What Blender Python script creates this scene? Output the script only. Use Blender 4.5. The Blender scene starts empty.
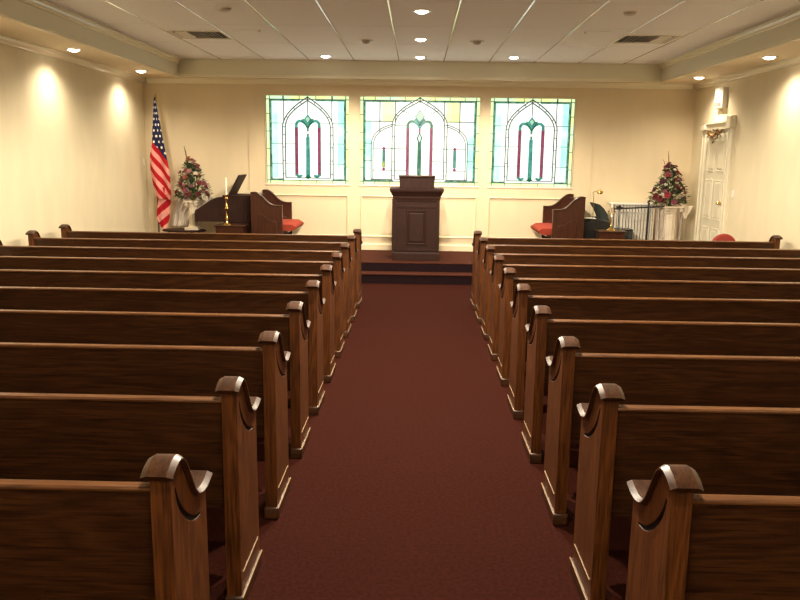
import bpy, bmesh, math, random
from math import sin, cos, pi, radians
from mathutils import Vector, Matrix
C = bpy.context.scene.collection
sc = bpy.context.scene

# ------------------------------------------------------------------ camera
F_PX, PITCH, YAW, ROLL, CAM_H = 762.31, .1835, .0191, .0136, 1.812
def ray(u, v):
    da = u-400; db = 300-v
    a = da*cos(ROLL)-db*sin(ROLL); b = da*sin(ROLL)+db*cos(ROLL)
    x = a/F_PX; up = b/F_PX
    y = cos(PITCH)+up*sin(PITCH); z = -sin(PITCH)+up*cos(PITCH)
    return Vector((x*cos(YAW)-y*sin(YAW), x*sin(YAW)+y*cos(YAW), z))
r0 = ray(400, 300)
right = (ray(401, 300)-r0).normalized(); upv = (ray(400, 299)-r0).normalized(); fw = r0.normalized()
cam = bpy.data.cameras.new('camera'); cam.sensor_width = 36; cam.lens = F_PX/800*36
co = bpy.data.objects.new('camera', cam); C.objects.link(co)
m = Matrix((right, upv, -fw)).transposed().to_4x4(); m.translation = (0, 0, CAM_H)
co.matrix_world = m
sc.camera = co
cam.clip_start = .05

# ------------------------------------------------------------------ world, exposure
w = bpy.data.worlds.new('world'); sc.world = w; w.use_nodes = True
w.node_tree.nodes['Background'].inputs[0].default_value = (.75, .85, 1, 1)
w.node_tree.nodes['Background'].inputs[1].default_value = .3
sc.view_settings.view_transform = 'Standard'
sc.view_settings.look = 'None'
sc.view_settings.gamma = 1
sc.view_settings.exposure = 0.40
try: sc.view_settings.use_curve_mapping = False
except Exception: pass
WARM = (1, .865, .665)
WASH_W, MID_W, BACK_W, HALL_W = 66, 300, 150, 620

# ------------------------------------------------------------------ helpers
class MB:
    def __init__(s): s.v = []; s.f = []; s.mi = []
    def add(s, vs, fs, mi=0):
        n = len(s.v); s.v += [tuple(v) for v in vs]
        for f in fs: s.f.append([n+i for i in f]); s.mi.append(mi)
        return s
    def box(s, a, b, mi=0):
        x0, y0, z0 = a; x1, y1, z1 = b
        return s.add([(x0,y0,z0),(x1,y0,z0),(x1,y1,z0),(x0,y1,z0),(x0,y0,z1),(x1,y0,z1),(x1,y1,z1),(x0,y1,z1)],
                     [(0,3,2,1),(4,5,6,7),(0,1,5,4),(1,2,6,5),(2,3,7,6),(3,0,4,7)], mi)
    def prism(s, pts, fn, d0, d1, mi=0):
        """pts 2D outline, fn(p, d) -> 3D point"""
        n = len(pts)
        vs = [fn(p, d0) for p in pts]+[fn(p, d1) for p in pts]
        fs = [tuple(range(n))[::-1], tuple(range(n, 2*n))]+[(i, (i+1) % n, n+(i+1) % n, n+i) for i in range(n)]
        return s.add(vs, fs, mi)
    def loft(s, rings, close=True, caps=True, mi=0):
        n = len(rings[0]); vs = [p for r in rings for p in r]; fs = []
        for k in range(len(rings)-1):
            for i in range(n if close else n-1):
                j = (i+1) % n
                fs.append((k*n+i, k*n+j, (k+1)*n+j, (k+1)*n+i))
        if caps: fs.append(tuple(range(n))[::-1]); fs.append(tuple((len(rings)-1)*n+i for i in range(n)))
        return s.add(vs, fs, mi)
    def lathe(s, prof, c=(0,0,0), n=24, mi=0, sx=1, sy=1, close=True):
        rings = [[(c[0]+r*sx*cos(2*pi*i/n), c[1]+r*sy*sin(2*pi*i/n), c[2]+z) for i in range(n)] for r, z in prof]
        return s.loft(rings, True, close, mi)
    def tube(s, pts, r, n=8, mi=0):
        pts = [Vector(p) for p in pts]; rings = []
        rr = r if isinstance(r, (list, tuple)) else [r]*len(pts)
        for i, p in enumerate(pts):
            t = (pts[min(i+1, len(pts)-1)]-pts[max(i-1, 0)]).normalized()
            a = Vector((0,0,1)) if abs(t.z) < .9 else Vector((1,0,0))
            u = t.cross(a).normalized(); w_ = t.cross(u)
            rings.append([p+u*rr[i]*cos(2*pi*k/n)+w_*rr[i]*sin(2*pi*k/n) for k in range(n)])
        return s.loft(rings, True, True, mi)
    def ball(s, c, r, n=10, mi=0, sz=1):
        prof = [(max(r*sin(pi*k/n), .0005), -r*sz*cos(pi*k/n)) for k in range(n+1)]
        return s.lathe(prof, c, 12, mi)
    def ico(s, M, mi=0):
        pass
    def build(s, name, mats, parent=None, bevel=0, smooth=True, loc=None, seg=2, recalc=True, ang=35):
        me = bpy.data.meshes.new(name)
        me.from_pydata(s.v, [], s.f)
        if not isinstance(mats, (list, tuple)): mats = [mats]
        for mt in mats: me.materials.append(mt)
        for p, k in zip(me.polygons, s.mi): p.material_index = k
        if recalc:
            bm = bmesh.new(); bm.from_mesh(me); bmesh.ops.recalc_face_normals(bm, faces=bm.faces); bm.to_mesh(me); bm.free()
        if smooth:
            for p in me.polygons: p.use_smooth = True
            me.set_sharp_from_angle(angle=radians(ang))
        o = bpy.data.objects.new(name, me); C.objects.link(o)
        if parent: o.parent = parent
        if loc: o.location = loc
        if bevel:
            b = o.modifiers.new('bevel', 'BEVEL'); b.width = bevel; b.segments = seg; b.limit_method = 'ANGLE'; b.angle_limit = radians(40)
        return o
def tag(o, label=None, cat=None, group=None, kind=None):
    for k, v in (('label', label), ('category', cat), ('group', group), ('kind', kind)):
        if v: o[k] = v
    return o
def empty(name, loc=(0,0,0), rz=0):
    o = bpy.data.objects.new(name, None); C.objects.link(o); o.location = loc; o.rotation_euler = (0,0,rz); o.empty_display_size = .1
    return o
def kids(o): return [c for c in list(C.objects) if c.parent == o]
def copy_tree(o, parent=None, K=None):
    c = o.copy(); C.objects.link(c)
    if parent: c.parent = parent
    for ch in kids(o):
        copy_tree(ch, c)
    return c
def struct(o): o['kind'] = 'structure'; return o

# ------------------------------------------------------------------ materials
def mat(name, col, rough=.6, metal=0, coat=0, spec=.5, emit=None, es=1):
    m = bpy.data.materials.new(name); m.use_nodes = True
    b = m.node_tree.nodes['Principled BSDF']
    b.inputs['Base Color'].default_value = (*col, 1); b.inputs['Roughness'].default_value = rough
    b.inputs['Metallic'].default_value = metal; b.inputs['Coat Weight'].default_value = coat
    b.inputs['Coat Roughness'].default_value = .15
    b.inputs['Specular IOR Level'].default_value = spec
    if emit: b.inputs['Emission Color'].default_value = (*emit, 1); b.inputs['Emission Strength'].default_value = es
    m.diffuse_color = (*col, 1)
    return m
def noisy(name, c1, c2, scale=20, stretch=(1,1,1), rough=.7, bump=.1, coat=0, spec=.5, detail=6, bscale=None, lo=.35, hi=.65, metal=0, bdist=.01, dist=0):
    m = mat(name, c1, rough, metal, coat, spec); nt = m.node_tree; N = nt.nodes; L = nt.links
    b = N['Principled BSDF']
    tc = N.new('ShaderNodeTexCoord'); mp = N.new('ShaderNodeMapping'); mp.inputs['Scale'].default_value = stretch
    L.new(tc.outputs['Object'], mp.inputs[0])
    n = N.new('ShaderNodeTexNoise'); n.inputs['Scale'].default_value = scale; n.inputs['Detail'].default_value = detail; n.inputs['Distortion'].default_value = dist
    L.new(mp.outputs[0], n.inputs['Vector'])
    cr = N.new('ShaderNodeValToRGB'); cr.color_ramp.elements[0].position = lo; cr.color_ramp.elements[1].position = hi
    cr.color_ramp.elements[0].color = (*c1, 1); cr.color_ramp.elements[1].color = (*c2, 1)
    L.new(n.outputs['Fac'], cr.inputs[0]); L.new(cr.outputs[0], b.inputs['Base Color'])
    if bump:
        n2 = N.new('ShaderNodeTexNoise'); n2.inputs['Scale'].default_value = bscale or scale; n2.inputs['Detail'].default_value = 3
        L.new(mp.outputs[0], n2.inputs['Vector'])
        bp = N.new('ShaderNodeBump'); bp.inputs['Strength'].default_value = bump; bp.inputs['Distance'].default_value = bdist
        L.new(n2.outputs['Fac'], bp.inputs['Height']); L.new(bp.outputs[0], b.inputs['Normal'])
    return m
def oak(name, c1, c2, c3, axis, rough=.42, coat=.35):
    """long cathedral-like grain along axis 'x' or 'z'"""
    m = mat(name, c1, rough, 0, coat); nt = m.node_tree; N = nt.nodes; L = nt.links; b = N['Principled BSDF']
    b.inputs['Coat Roughness'].default_value = .28; b.inputs['Specular IOR Level'].default_value = .22
    tc = N.new('ShaderNodeTexCoord'); mp = N.new('ShaderNodeMapping')
    oi = N.new('ShaderNodeObjectInfo'); ad = N.new('ShaderNodeVectorMath'); ad.operation = 'ADD'
    cx = N.new('ShaderNodeCombineXYZ'); mu = N.new('ShaderNodeMath'); mu.operation = 'MULTIPLY'; mu.inputs[1].default_value = 7
    L.new(oi.outputs['Random'], mu.inputs[0]); L.new(mu.outputs[0], cx.inputs[0]); L.new(mu.outputs[0], cx.inputs[1]); L.new(mu.outputs[0], cx.inputs[2])
    L.new(tc.outputs['Object'], ad.inputs[0]); L.new(cx.outputs[0], ad.inputs[1]); L.new(ad.outputs[0], mp.inputs[0])
    mp.inputs['Scale'].default_value = {'x': (.12, 1, 1), 'z': (1, 1, .12), 'y': (1, .12, 1)}[axis]
    n = N.new('ShaderNodeTexNoise'); n.inputs['Scale'].default_value = 6; n.inputs['Detail'].default_value = 2
    L.new(mp.outputs[0], n.inputs['Vector'])
    wv = N.new('ShaderNodeMath'); wv.operation = 'MULTIPLY'; wv.inputs[1].default_value = 22
    L.new(n.outputs['Fac'], wv.inputs[0])
    fr = N.new('ShaderNodeMath'); fr.operation = 'PINGPONG'; fr.inputs[1].default_value = 1; L.new(wv.outputs[0], fr.inputs[0])
    mp2 = N.new('ShaderNodeMapping'); mp2.inputs['Scale'].default_value = {'x': (.04, 1, 1), 'z': (1, 1, .04), 'y': (1, .04, 1)}[axis]
    L.new(ad.outputs[0], mp2.inputs[0])
    n2 = N.new('ShaderNodeTexNoise'); n2.inputs['Scale'].default_value = 160; n2.inputs['Detail'].default_value = 3; L.new(mp2.outputs[0], n2.inputs['Vector'])
    mx = N.new('ShaderNodeMix'); mx.data_type = 'RGBA'; mx.inputs[6].default_value = (*c1, 1); mx.inputs[7].default_value = (*c2, 1)
    L.new(fr.outputs[0], mx.inputs[0])
    cr = N.new('ShaderNodeMapRange'); cr.inputs[1].default_value = .45; cr.inputs[2].default_value = .7; L.new(n2.outputs['Fac'], cr.inputs[0])
    mx2 = N.new('ShaderNodeMix'); mx2.data_type = 'RGBA'; L.new(mx.outputs[2], mx2.inputs[6]); mx2.inputs[7].default_value = (*c3, 1); L.new(cr.outputs[0], mx2.inputs[0])
    L.new(mx2.outputs[2], b.inputs['Base Color'])
    bp = N.new('ShaderNodeBump'); bp.inputs['Strength'].default_value = .12; bp.inputs['Distance'].default_value = .002
    L.new(n2.outputs['Fac'], bp.inputs['Height']); L.new(bp.outputs[0], b.inputs['Normal'])
    return m
OA = ((.064, .0225, .0065), (.038, .0125, .0034), (.016, .0050, .0014))
M = dict(
    oakx=oak('oak_grain_long', *OA, 'x'), oakz=oak('oak_upright_lit', *[(c[0]*2.0, c[1]*1.75, c[2]*1.2) for c in OA], 'z', .5, .08), oaky=oak('oak_grain_deep', *OA, 'y', .42, .22),  # oakz: same pew oak, brightened to paint in the light on end panels
    darkoak=oak('dark_walnut', (.032, .0100, .0058), (.024, .0074, .0042), (.013, .004, .0024), 'z', .65, .0),
    groove=mat('dark_carving', (.012, .004, .002), .6),
    edge=mat('edge_highlight', (.32, .20, .10), .35, 0, .5),  # pale colour for the highlight painted along the plinth edge
    carpet=noisy('burgundy_carpet', (.019, .0040, .0023), (.034, .0074, .0040), 55, rough=1, bump=.6, spec=.05, bscale=400, bdist=.004, lo=.3, hi=.7),
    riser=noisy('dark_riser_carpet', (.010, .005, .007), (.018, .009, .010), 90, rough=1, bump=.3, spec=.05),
    wall=noisy('beige_wallpaper', (.69, .60, .415), (.73, .635, .44), 5, (1, 1, .35), .8, .08, bscale=90, spec=.25),
    wall_back=noisy('tan_wallpaper', (.68, .565, .38), (.71, .59, .40), 5, (1, 1, .35), .8, .06, bscale=90, spec=.25),
    trim=mat('cream_paint', (.72, .62, .42), .35),
    soffit=mat('soffit_paint', (.74, .62, .44), .7),
    fascia=mat('fascia_paint', (.68, .65, .52), .6),
    crown=mat('crown_paint', (.84, .78, .60), .16, 0, .3),
    tile=noisy('mineral_ceiling_tile', (.84, .82, .83), (.89, .87, .88), 120, rough=.9, bump=.2, spec=.2),
    tee=mat('glossy_white_tee', (.74, .70, .64), .12, .6, 0, .9),
    cross=mat('matt_tee', (.70, .67, .66), .5),
    white=mat('white_enamel', (.78, .74, .66), .35), whitecol=mat('painted_plaster', (.70, .60, .46), .5),
    door=mat('door_paint', (.70, .64, .48), .3), dark=mat('black_plastic', (.010, .011, .011), .35),
    darkcloth=noisy('charcoal_fabric', (.018, .024, .020), (.030, .036, .030), 60, rough=.9, bump=.3),
    brass=mat('polished_brass', (.85, .60, .22), .18, 1), gold=mat('dull_gold', (.45, .28, .08), .4, 1),
    wax=mat('ivory_wax', (.85, .80, .65), .5),
    redcloth=noisy('red_upholstery', (.24, .034, .018), (.31, .046, .025), 60, rough=.85, bump=.3, spec=.2),
    pinkred=noisy('crimson_upholstery', (.26, .038, .030), (.32, .05, .04), 60, rough=.85, bump=.3, spec=.2),
    lamp=mat('lit_lens', (1, .95, .85), .5, emit=(1, .90, .72), es=14),
    lampoff=mat('grey_lens', (.40, .36, .32), .3), metalw=mat('white_trim_metal', (.80, .75, .68), .2, .1),
    ventdark=mat('vent_hollow', (.03, .018, .010), .8),
    lead=mat('lead_came', (.06, .08, .06), .5, .3),
    leaf=noisy('green_leaves', (.018, .045, .014), (.06, .10, .03), 30, rough=.6, bump=0), leafpale=mat('pale_leaves', (.20, .24, .12), .6),
    grey=mat('grey_plastic', (.22, .20, .18), .5), paper=mat('paper', (.75, .70, .6), .7),
    slat=mat('grey_slat', (.60, .57, .50), .5),
    tulle=noisy('sheer_tulle', (.58, .50, .42), (.68, .60, .50), 8, (3, 3, .3), .9, 0),
    stem=mat('brown_stem', (.10, .06, .03), .7),
)
for k, c in dict(wine=(.16, .012, .018), rose=(.30, .02, .03), mauve=(.22, .055, .075), pink=(.42, .18, .15), ivory=(.75, .66, .50), rust=(.32, .08, .03), plum=(.09, .012, .03)).items():
    M['f_'+k] = mat('petal_'+k, tuple(v*.8 for v in c), .7)
def glassm(name, col, es, seedcol=None):
    m = bpy.data.materials.new(name); m.use_nodes = True; nt = m.node_tree; N = nt.nodes; L = nt.links
    b = N['Principled BSDF']; b.inputs['Roughness'].default_value = .2; b.inputs['Base Color'].default_value = (*[c*.2 for c in col], 1)
    b.inputs['Emission Strength'].default_value = es*.74
    if seedcol:
        tc = N.new('ShaderNodeTexCoord'); n = N.new('ShaderNodeTexNoise'); n.inputs['Scale'].default_value = 3 if es > .9 else 14; n.inputs['Detail'].default_value = 3
        L.new(tc.outputs['Object'], n.inputs['Vector'])
        cr = N.new('ShaderNodeValToRGB'); cr.color_ramp.elements[0].position = .38; cr.color_ramp.elements[1].position = .62
        cr.color_ramp.elements[0].color = (*col, 1); cr.color_ramp.elements[1].color = (*seedcol, 1)
        L.new(n.outputs['Fac'], cr.inputs[0]); L.new(cr.outputs[0], b.inputs['Emission Color'])
    else: b.inputs['Emission Color'].default_value = (*col, 1)
    m.diffuse_color = (*col, 1)
    return m
G = dict(clear=glassm('clear_glass', (.86, 1, .93), 1.32, (1, 1, .95)), aqua=glassm('aqua_glass', (.36, .95, .80), 1.3, (.72, 1, .92)),
         yellow=glassm('yellow_glass', (.85, .95, .35), 1.2, (.95, 1, .60)), border=glassm('cream_border_glass', (.82, .98, .34), 1.25, (.62, .98, .62)),
         green=glassm('marbled_green_glass', (.02, .14, .09), .9, (.22, .50, .34)), magenta=glassm('magenta_glass', (.26, .02, .10), .9, (.38, .07, .17)),
         teal=glassm('teal_glass', (.03, .20, .18), .9, (.10, .44, .35)), dgreen=glassm('dark_green_glass', (.006, .10, .05), .9, (.04, .25, .14)),
         mint=glassm('mint_glass', (.40, .72, .48), .95), pink=glassm('pink_glass', (.95, .72, .78), 1.1), olive=glassm('olive_glass', (.42, .55, .05), .9, (.2, .4, .1)))
GL = list(G); GM = [G[k] for k in GL]; gi = {k: i for i, k in enumerate(GL)}

# ------------------------------------------------------------------ room shell
XW, YB, YR, ZC, ZS, XT, YT = 4.53, 12.9, -3.2, 3.34, 3.06, 3.88, 12.68
struct(MB().box((-XW-.1, YR-.1, -.12), (XW+.1, YB+.1, 0)).build('floor', M['carpet'], smooth=False))
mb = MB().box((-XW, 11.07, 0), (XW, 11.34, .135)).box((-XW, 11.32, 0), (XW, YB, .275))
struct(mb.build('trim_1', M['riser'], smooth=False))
# carpeted treads with rounded nosing
mb = MB().box((-XW, 11.055, .125), (XW, 11.34, .147)).box((-XW, 11.315, .265), (XW, YB, .28))
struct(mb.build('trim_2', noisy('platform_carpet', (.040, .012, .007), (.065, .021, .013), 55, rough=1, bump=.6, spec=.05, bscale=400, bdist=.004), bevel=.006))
struct(MB().box((-XW-.12, YR, 0), (-XW, YB, 3.44)).build('wall_left', M['wall'], smooth=False))
struct(MB().box((XW, YR, 0), (XW+.12, YB, 3.44)).build('wall_right', M['wall'], smooth=False))
struct(MB().box((-XW, YR-.12, 0), (XW, YR, 3.44)).build('wall_rear', M['wall'], smooth=False))
WINS = [(-2.505, -1.13), (-.945, 1.025), (1.20, 2.575)]
WZ0, WZ1 = 1.375, 2.805
mb = MB(); xs = [-XW]+[x for w_ in WINS for x in w_]+[XW]
mb.box((-XW, YB, 0), (XW, YB+.14, WZ0)).box((-XW, YB, WZ1), (XW, YB+.14, 3.44))
for i in range(0, len(xs), 2): mb.box((xs[i], YB, WZ0), (xs[i+1], YB+.14, WZ1))
struct(mb.build('wall_front', M['wall_back'], smooth=False))
# shallow bay of panelling around the three windows
mb = MB(); BX0, BX1, BD = -2.80, 2.90, .012
xs2 = [BX0]+[x for w_ in WINS for x in w_]+[BX1]
for i in range(0, len(xs2), 2): mb.box((xs2[i], YB-BD, WZ0), (xs2[i+1], YB, WZ1))
mb.box((BX0, YB-BD, .28), (BX1, YB, WZ0)).box((BX0, YB-BD, WZ1), (BX1, YB, ZS))
struct(mb.build('trim_3', M['wall_back'], smooth=False))
def moulding_rect(x0, x1, z0, z1, y, wd=.03, dp=.022):
    mb = MB()
    ins = [(0, 0), (.3, 1), (.65, .75), (1, 0)]
    rings = []
    for t, d in ins:
        o = wd*t; rings.append([(x0+o, y-dp*d, z0+o), (x1-o, y-dp*d, z0+o), (x1-o, y-dp*d, z1-o), (x0+o, y-dp*d, z1-o)])
    mb.loft(rings, True, False)
    return mb
for i, (a, b) in enumerate(WINS):
    struct(moulding_rect(a+.01, b-.01, .50, 1.195, YB-BD).build('trim_%d' % (4+i), M['trim'], smooth=False))
# ceiling
struct(MB().box((-XT, YR, ZC), (XT, YT, ZC+.08)).build('ceiling', M['tile'], smooth=False))
mb = MB()
mb.box((-XW, YR, ZS), (-XT, YB, 3.44)).box((XT, YR, ZS), (XW, YB, 3.44)).box((-XT, YT, ZS), (XT, YB, 3.44))
struct(mb.build('trim_7', M['soffit'], smooth=False))
mb = MB(); mc = MB()
tees = [.048+.357+.714*k for k in range(-6, 6)]
for x in tees:
    if abs(x) < XT-.05: mb.prism([(x-.009, ZC+.002), (x-.009, ZC-.004), (x-.006, ZC-.007), (x+.006, ZC-.007), (x+.009, ZC-.004), (x+.009, ZC+.002)], lambda p, d: (p[0], d, p[1]), YR, YT)
struct(mb.build('trim_8', M['tee'], smooth=False))
y = YT-.42
while y > YR: mc.box((-XT, y-.006, ZC-.001), (XT, y+.006, ZC+.002)); y -= 1.43
struct(mc.build('trim_9', M['cross'], smooth=False))
# fascia boards with crown inside the tray
def sweep(prof, path, name, m, idx):
    pass
fas = MB()
for s_ in (-1, 1):
    fas.prism([(0, ZS), (0, ZC), (.012, ZC), (.012, ZS)], lambda p, d: (s_*(XT-p[0]), d, p[1]), YR, YT)
fas.box((-XT, YT-.012, ZS), (XT, YT, ZC))
struct(fas.build('trim_10', M['fascia'], smooth=False))
cr = MB()
prof = [(0, 0), (.06, 0), (.06, -.016), (.045, -.024), (.036, -.045), (.022, -.055), (.022, -.070), (.012, -.078), (0, -.078)]
for s_ in (-1, 1):
    cr.prism(prof, lambda p, d: (s_*(XT-.012-p[0]), d, ZC+p[1]), YR, YT-.012)
prof2 = [(0, .045), (.010, .040), (.016, .022), (.030, .014), (.034, 0), (.034, -.006), (0, -.006)]
cr.prism(prof2, lambda p, d: (d, YT-.012-p[0], ZS+p[1]), -XT, XT)
for s_ in (-1, 1):
    cr.prism([(0, .02), (.012, .014), (.014, -.004), (0, -.004)], lambda p, d: (s_*(XT-.012-p[0]), d, ZS+p[1]), YR, YT-.012)
struct(cr.build('trim_11', M['crown'], smooth=False))
cr = MB()
prof3 = [(0, 0), (.075, 0), (.075, -.012), (.062, -.018), (.052, -.040), (.030, -.060), (.024, -.064), (.024, -.074), (.012, -.082), (0, -.084)]
for s_ in (-1, 1):
    cr.prism(prof3, lambda p, d: (s_*(XW-p[0]), d, ZS+p[1]), YR, YB)
cr.prism(prof3, lambda p, d: (d, YB-BD*(abs(d) < 2.5)-p[0], ZS+p[1]), -XW+.08, XW-.08)
struct(cr.build('trim_12', M['crown'], smooth=False))
for n_, s_ in (('baseboard_left', -1), ('baseboard_right', 1)):
    struct(MB().prism([(0, 0), (.014, 0), (.014, .10), (.008, .12), (0, .12)], lambda p, d: (s_*(XW-p[0]), d, p[1]), YR, 11.05).build(n_, M['trim'], smooth=False))
struct(MB().prism([(0, .28), (.016, .28), (.016, .37), (.008, .39), (0, .39)], lambda p, d: (d, YB-BD-p[0], p[1]), BX0, BX1).build('baseboard_front', M['trim'], smooth=False))

# ------------------------------------------------------------------ lamps in the ceiling
def spot(parent, z, W, ang, blend=.9, tilt=None, col=WARM, r=.05):
    if ang > 147: blend = .3
    l = bpy.data.lights.new('lamp_light', 'SPOT'); l.energy = W; l.color = col; l.spot_size = radians(ang); l.spot_blend = blend; l.shadow_soft_size = r
    o = bpy.data.objects.new('bulb_light', l); C.objects.link(o); o.parent = parent; o.location = (0, 0, z)
    if tilt: o.rotation_euler = tilt
    return o
def downlight(x, y, z, W, label, ang=168, lit=True, tilt=None, group=None):
    t = empty('recessed_downlight', (x, y, z)); tag(t, label, 'ceiling light', group)
    MB().lathe([(.098, 0), (.098, -.004), (.088, -.010), (.072, -.008), (.066, .0), (.066, 0.0005)], n=28, close=False).build('trim_ring', M['metalw'], t)
    if lit:
        MB().lathe([(.0005, -.030), (.03, -.027), (.055, -.016), (.070, -.003), (.070, .002), (.0005, .002)], n=28).build('lens', M['lamp'], t)
        spot(t, -.05, W, ang, tilt=tilt)
    else:
        MB().lathe([(.0005, -.05), (.03, -.046), (.052, -.03), (.064, 0), (.0005, .001)], n=28).build('lens', M['lampoff'], t)
    return t
for k, (y, pos) in enumerate(((8.43, 'nearest'), (10.35, 'middle'), (12.12, 'farthest'))):
    downlight(.027, y, ZC, MID_W if k < 2 else BACK_W, 'lit recessed downlight on the ceiling centre line, %s of the three in that row' % pos, ang=166 if k < 2 else 124, group='lit downlights in the tray ceiling')
downlight(-1.42, 12.13, ZC, BACK_W, 'lit recessed downlight near the back fascia, left of the centre line', ang=124, group='lit downlights in the tray ceiling')
downlight(1.44, 12.02, ZC, BACK_W, 'lit recessed downlight near the back fascia, right of the centre line', ang=124, group='lit downlights in the tray ceiling')
for x, y, q in ((.027, 6.5, 1), (.027, 4.6, .8), (.027, 2.7, .17), (.027, .8, .2), (-2.2, -1.2, .2), (2.2, -1.2, .2)):
    downlight(x, y, ZC, HALL_W*q, 'lit recessed downlight above the pews, outside the top of the photo', ang=176, group='downlights above the rear pews')
for s_, sd in ((-1, 'left'), (1, 'right')):
    for y, pos in ((11.85, 'farthest'), (9.55, 'second from the far end'), (7.25, 'third from the far end'), (4.95, 'fourth'), (2.65, 'fifth'), (.35, 'sixth')):
        downlight(s_*4.18, y, ZS, WASH_W*(1 if y > 5 else .6), 'lit recessed downlight in the %s soffit, %s%s' % (sd, pos, ' of its row' if y > 5 else ' from the far end'), ang=146, group='wall washing downlights in the %s soffit' % sd)
downlight(-.695, 10.48, ZC, 0, 'unlit recessed eyeball lamp left of the middle lit downlight', lit=False)
downlight(.763, 10.46, ZC, 0, 'unlit recessed eyeball lamp right of the middle lit downlight', lit=False)
def sprinkler(x, y, label):
    t = empty('smoke_detector', (x, y, ZC)); tag(t, label, 'detector')
    MB().lathe([(.065, 0), (.065, -.014), (.055, -.028), (.03, -.034), (.0005, -.034)], n=24).build('housing', M['lampoff'], t)
    MB().lathe([(.07, 0), (.07, -.005), (.066, -.007), (.066, 0)], n=24, close=False).build('ring', M['metalw'], t)
sprinkler(-2.04, 8.38, 'small round ceiling detector left, between two tile seams')
sprinkler(2.19, 8.38, 'small round ceiling detector right, between two tile seams')
for x, y, sd in ((-2.1, 9.75, 'left'), (2.14, 9.62, 'right')):
    t = empty('ceiling_plate', (x, y, ZC)); tag(t, 'flat pale ceiling plate on the %s, inboard of the air vent' % sd, 'ceiling speaker')  # flat tile-coloured plate with a small nozzle at its inner end
    MB().box((-.16, -.05, -.008), (.16, .05, 0)).build('plate', M['tile'], t, bevel=.003)
    MB().lathe([(.02, 0), (.02, -.014), (.012, -.02), (.0005, -.02)], (.14 if x < 0 else -.14, 0, -.006), 16).build('nozzle', M['metalw'], t)
def vent(x, y, s_, label):
    t = empty('air_vent', (x, y, ZC)); tag(t, label, 'air vent', 'ceiling air vents')
    w_ = .345; d = .31
    mb = MB()
    rings = [[(-w_, -d, 0), (w_, -d, 0), (w_, d, 0), (-w_, d, 0)], [(-w_, -d, -.012), (w_, -d, -.012), (w_, d, -.012), (-w_, d, -.012)],
             [(-w_+.035, -d+.035, -.012), (w_-.035, -d+.035, -.012), (w_-.035, d-.035, -.012), (-w_+.035, d-.035, -.012)],
             [(-w_+.04, -d+.04, -.001), (w_-.04, -d+.04, -.001), (w_-.04, d-.04, -.001), (-w_+.04, d-.04, -.001)]]
    mb.loft(rings, True, False); mb.build('frame', M['metalw'], t, smooth=False)
    MB().box((-w_+.04, -d+.04, -.003), (w_-.04, d-.04, -.001)).build('hollow', M['ventdark'], t, smooth=False)
    # louvres: middle bank throws forward, two side banks sideways
    for k in range(5):
        yy = -d+.075+k*.095
        MB().prism([(yy-.02, -.022), (yy-.016, -.024), (yy+.024, -.004), (yy+.02, -.002)], lambda p, q: (q, p[0], p[1]), -.10, .10).build('louvre', M['gold'] if 0 else M['cross'], t, smooth=False)
    for sx in (-1, 1):
        for k in range(3):
            xx = sx*(.135+k*.05)
            MB().prism([(xx-sx*.016, -.004), (xx-sx*.012, -.002), (xx+sx*.022, -.022), (xx+sx*.018, -.024)], lambda p, q: (p[0], q, p[1]), -d+.045, d-.045).build('louvre', M['metalw'], t, smooth=False)
vent(-2.79, 10.15, -1, 'square louvred air vent in the ceiling left, near the left fascia')
vent(2.86, 10.13, 1, 'square louvred air vent in the ceiling right, near the right fascia')

# ------------------------------------------------------------------ stained glass windows
def bez(p0, p1, p2, p3, n=14):
    return [tuple((1-t)**3*a+3*(1-t)**2*t*b+3*(1-t)*t*t*c+t**3*d for a, b, c, d in zip(p0, p1, p2, p3)) for t in [i/n for i in range(n+1)]]
def ribbon(mb, pts, wd, y0, y1, mi=0):
    """flat bar following a 2-D polyline (u,v) with depth y0..y1"""
    n = len(pts); L_, R_ = [], []
    for i, p in enumerate(pts):
        a = Vector(pts[max(i-1, 0)]); b = Vector(pts[min(i+1, n-1)]); t = (b-a).normalized(); q = Vector((-t.y, t.x))
        ww = wd[i] if isinstance(wd, list) else wd
        L_.append(Vector(p)+q*ww/2); R_.append(Vector(p)-q*ww/2)
    rings = [[(l.x, y0, l.y), (r.x, y0, r.y), (r.x, y1, r.y), (l.x, y1, l.y)] for l, r in zip(L_, R_)]
    mb.loft(rings, True, True, mi)
def poly(mb, pts, y, mi): mb.prism(pts, lambda p, d: (p[0], d, p[1]), y, y+.004, mi)
YG = YB+.035
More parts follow.
